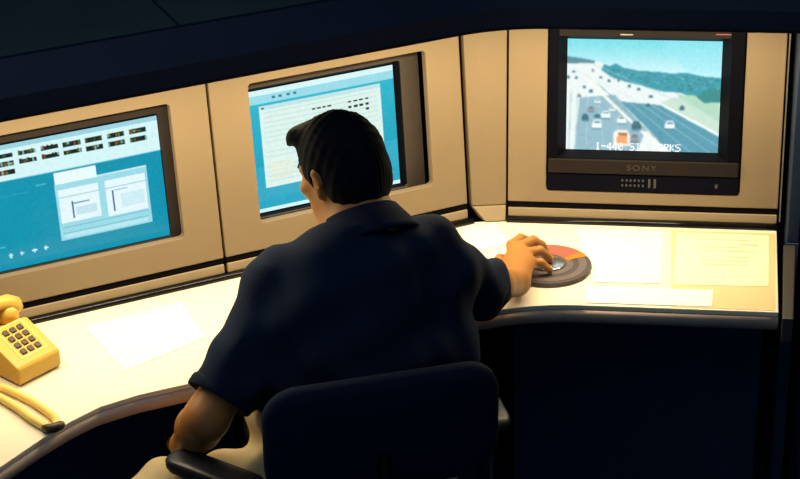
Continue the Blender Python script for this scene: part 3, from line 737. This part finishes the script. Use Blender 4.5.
sk.cap(HD(-.022, 0, -.045), NB, .060, .064, .03); sk.cap(HD(.01, 0, -.07), lin(NB, HD(.05, 0, -.16), .4), .045, .05, .03)
sk.cap(NB, lin(SL, NB, .15), .055, .055, .05); sk.cap(NB, lin(SR, NB, .15), .055, .055, .05)
sk.ell((-.245, -.805, .13), (.165, .105, .22), BR, .05); sk.ell((-.25, -.86, -.08), (.165, .12, .19), BR, .05)
for (S_, E_, W_) in ((SL, EL, WL), (SR, ER, WR)):
    sk.cap(S_, E_, .054, .044, .03); sk.cap(E_, lin(E_, W_, .35), .044, .045, .02); sk.cap(lin(E_, W_, .35), W_, .045, .029, .02)
# hips and thighs under the trousers
sk.cap((-.31, -.90, -.19), (-.56, -.965, -.195), .07, .055, .04); sk.cap((-.17, -.84, -.19), (-.40, -.60, -.205), .07, .055, .04)
# right hand gripping the rim of the disc
def finger(fl, pts, r):
    for i in range(len(pts)-1): fl.cap(pts[i], pts[i+1], r[i], r[i+1], .004)
K1, K2, K3, K4 = (.032, -.262, .064), (.053, -.272, .066), (.070, -.292, .060), (.080, -.316, .050)
RH = []
for (k, w) in ((K1, .35), (K2, .6), (K3, .8), (K4, 1.0)):
    sk.cap(lin(WR, (.066, -.395, .040), w*.5), k, .021, .0125, .014)
sk.cap(WR, (.040, -.330, .048), .028, .024, .02); sk.ell((.047, -.325, .050), (.030, .040, .018), None, .012)
RH = [[K1, (.050, -.216, .060), (.066, -.190, .040), (.074, -.182, .0205)], [K2, (.080, -.232, .064), (.100, -.214, .042), (.108, -.210, .0245)],
      [K3, (.098, -.268, .056), (.114, -.256, .036), (.122, -.254, .0245)], [K4, (.103, -.306, .044), (.117, -.302, .028), (.124, -.300, .0195)]]
for i, p in enumerate(RH): finger(sk, p, [.0125, .0105, .0098, .0085] if i < 3 else [.0105, .0090, .0083, .0074])
TR = [(.022, -.355, .042), (.004, -.312, .042), (.006, -.275, .034), (.020, -.250, .0205)]
finger(sk, TR, [.016, .0135, .0115, .0095])
# left hand resting on the left knee
KL = [(-.634, -.886, -.124), (-.618, -.872, -.122), (-.600, -.864, -.122), (-.582, -.862, -.126)]
sk.cap(WL, (-.608, -.900, -.112), .028, .024, .02)
for k in KL: sk.cap(lin(WL, k, .25), k, .020, .0125, .012)
LHf = [[(x, y, z), (x-.014, y+.036, z-.012), (x-.016, y+.054, z-.038), (x-.014, y+.058, z-.060)] for x, y, z in KL]
for i, p in enumerate(LHf): finger(sk, p, [.0122, .0104, .0096, .0084] if i < 3 else [.0105, .0088, .0082, .0074])
finger(sk, [(-.626, -.908, -.112), (-.640, -.880, -.124), (-.644, -.856, -.138), (-.642, -.838, -.152)], [.014, .013, .0115, .0095])
body = field_obj('body', sk, MT['skin'], man)
# finger nails, eyes, brows, lips
def blob(name, c, rad, R, m, n=10):
    R = np.array(R); V = []; F = []
    for i in range(n+1):
        th = math.pi*i/n
        for j in range(n*2):
            p = math.pi*j/n; l = np.array((math.sin(th)*math.cos(p)*rad[0], math.sin(th)*math.sin(p)*rad[1], math.cos(th)*rad[2])); V.append(tuple(np.array(c) + R.T@l))
    for i in range(n):
        for j in range(n*2): F.append((i*2*n+j, i*2*n+(j+1) % (2*n), (i+1)*2*n+(j+1) % (2*n), (i+1)*2*n+j))
    return mesh_obj(name, V, F, m, man, True)
for p in RH + LHf:
    a, b = np.array(p[2]), np.array(p[3]); t = (b-a)/np.linalg.norm(b-a); q = np.cross(t, (0, 0, 1)); q /= np.linalg.norm(q); nn = np.cross(q, t)
    nn = nn if nn[2] > 0 else -nn
    blob('fingernail', a*.35 + b*.65 + nn*.0078, (.0055, .0045, .0016), [t, q, nn], MT['nail'], 5)
for s in (1, -1):
    blob('eye', HD(.077, s*.031, .001), (.0115, .0125, .0105), HR, MT['eye']); blob('iris', HD(.0868, s*.031, -.001), (.002, .0052, .0052), HR, MT['iris'], 6)
    MB().tube([HD(.096, s*.014, .026), HD(.092, s*.034, .031), HD(.076, s*.056, .026)], [.0035, .0045, .0025], 8).build('eyebrow', MT['hair'], man, True)
blob('lips', HD(.096, 0, -.066), (.006, .021, .007), HR, MT['lip'], 8)

# hair
hr = Field(HC-.17, HC+.19, .003)
hr.ell(HD(-.010, 0, .036), (.107*HS, .086*HS, .101*HS), HR, .0)
hr.ell(HD(-.050, 0, -.020), (.062*HS, .076*HS, .070*HS), HR, .03)
sl = tuple(slice(0, int(i)) for i in hr.n); X, Y, Z = hr.pts(sl); X = X-HC[0]; Y = Y-HC[1]; Z = Z-HC[2]
f_ = (X*HF[0]+Y*HF[1]+Z*HF[2])/HS; l_ = (X*HL[0]+Y*HL[1]+Z*HL[2])/HS; u_ = (X*HU[0]+Y*HU[1]+Z*HU[2])/HS
line = np.interp(f_.ravel(), [-.2, -.075, -.05, -.03, -.018, -.004, .008, .022, .030, .045, .065, .085, .2], [-.088, -.086, -.080, -.062, -.012, .026, .022, -.026, -.024, .030, .060, .072, .075]).reshape(f_.shape)
line = line + .004*np.sin(l_*180) + .003*np.sin(f_*260+1)
hr.f = np.maximum(hr.f, (line-u_)*.8).astype(np.float32)
strand = .0006*np.sin(l_*520 + 5*np.sin(f_*30)) + .0006*np.sin(l_*110+f_*60+u_*50) + .0008*np.sin(f_*240+u_*120)
hr.f = np.where(np.abs(hr.f) < .03, hr.f + strand, hr.f).astype(np.float32)
hr.ell(HD(.066, .012, .092), (.036, .054, .022), HR, .02)                                          # fuller front
for (l, o) in ((.052, -.012), (.040, -.004), (.026, .0), (.010, .0), (-.006, .0), (-.022, -.004)):    # fringe
    hr.cap(HD(.084+o, l, .094), HD(.099+o, l+.006, .080), .013, .004, .012)
field_obj('hair', hr, MT['hair'], man)

# polo shirt
sh = Field((-.66, -1.14, -.20), (.14, -.46, .44), .006)
sh.ell((-.247, -.812, .135), (.192, .128, .245), BR, .03); sh.ell((-.245, -.835, .0), (.208, .148, .20), BR, .06)
sh.cap(SL, SR, .080, .078, .05)
NS = (NB[0], NB[1], NB[2]-.012); sh.cap(NS, lin(SL, NB, .12), .066, .068, .05); sh.cap(NS, lin(SR, NB, .12), .066, .068, .04)
sh.cap((-.09, -.735, .15), (-.075, -.79, -.06), .085, .085, .05)
SLc = lin(SL, EL, .84); dl = np.array(EL)-np.array(SL); dl /= np.linalg.norm(dl)
SRc = lin(ER, WR, .16); dr_ = np.array(WR)-np.array(ER); dr_ /= np.linalg.norm(dr_)
sh.cap(SL, lin(SL, EL, 1.05), .072, .066, .04, cuts=[(SLc, dl)])
sh.cap(SR, ER, .076, .056, .04); sh.cap(ER, lin(ER, WR, .5), .056, .055, .03, cuts=[(SRc, dr_)])
sh.warp(lambda X, Y, Z: .0046*np.sin(34*X+22*Z+6*np.sin(9*Z)) + .0036*np.sin(48*Z-30*X+18*Y) + .0022*np.sin(60*(X+Y)+25*Z) + .0035*np.sin(18*X-26*Z+4*np.sin(14*X)))
sh.halfspace((-.25, -.86, -.12), (0, 0, -1)); sh.halfspace((0, 0, .385), (0, 0, 1))
shirt = field_obj('polo_shirt', sh, MT['shirt'], man)
def cuff(c, d, r):
    d = np.array(d); x = np.cross(d, (0, 0, 1)); x /= np.linalg.norm(x); y = np.cross(d, x)
    pr = [(r-.010, -.018), (r+.0015, -.020), (r+.0035, -.012), (r+.0035, .002), (r+.001, .005), (r-.008, .004), (r-.010, -.018)]
    MB().lathe(c, pr, 36, X=x, Y=y, Z=d).build('cuff', MT['collar'], shirt, True)
cuff(SLc, dl, .0665); cuff(SRc, dr_, .0565)
nd = np.array(HD(-.02, 0, -.05))-np.array(NB); nd /= np.linalg.norm(nd); nx_ = BRX - nd*(BRX@nd); nx_ /= np.linalg.norm(nx_); ny_ = np.cross(nd, nx_)
cpr = [(.066, .000), (.067, .038), (.071, .044), (.078, .040), (.094, .012), (.107, -.012), (.112, -.021), (.106, -.025), (.086, -.006), (.066, .000)]
MB().lathe(np.array(NB)-nd*.004, cpr, 48, X=nx_, Y=ny_, Z=nd, sx=1.02, sy=.98).build('collar', MT['collar'], shirt, True)

# trousers
tr = Field((-.80, -1.10, -.76), (.06, -.36, .07), .008)
tr.ell((-.262, -.875, -.15), (.205, .145, .17), BR, .03)
KNL, KNR = (-.637, -.995, -.190), (-.470, -.600, -.215)
tr.cap((-.33, -.90, -.175), KNL, .098, .076, .05); tr.cap((-.17, -.84, -.175), KNR, .098, .076, .05)
tr.cap(KNL, (-.66, -.82, -.64), .074, .052, .03); tr.cap(KNR, (-.50, -.53, -.64), .074, .052, .03)
tr.ell((-.425, -.865, -.06), (.055, .075, .105), BR, .03)
tr.warp(lambda X, Y, Z: .004*np.sin(42*X+30*Y+20*Z) + .0035*np.sin(70*Z-30*X) + .003*np.sin(55*Y+38*X))
tr.halfspace((0, 0, -.66), (0, 0, -1)); tr.halfspace((0, 0, .035), (0, 0, 1))
field_obj('trousers', tr, MT['khaki'], man)
for (x, y, a) in ((-.68, -.76, 2.55), (-.51, -.50, 2.35)):
    d = np.array((math.cos(a), math.sin(a), 0)); sf = Field((x-.26, y-.26, -.742), (x+.26, y+.26, -.60), .008)
    sf.cap(np.array((x, y, -.685)) - d*.05, np.array((x, y, -.70)) + d*.15, .046, .036, .02); sf.cap((x, y, -.68), (x, y, -.62), .05, .045, .02); sf.halfspace((0, 0, -.736), (0, 0, -1))
    field_obj('shoe', sf, MT['shoe'], man)

for o in bpy.data.objects:
    if '_o' in o: del o['_o']
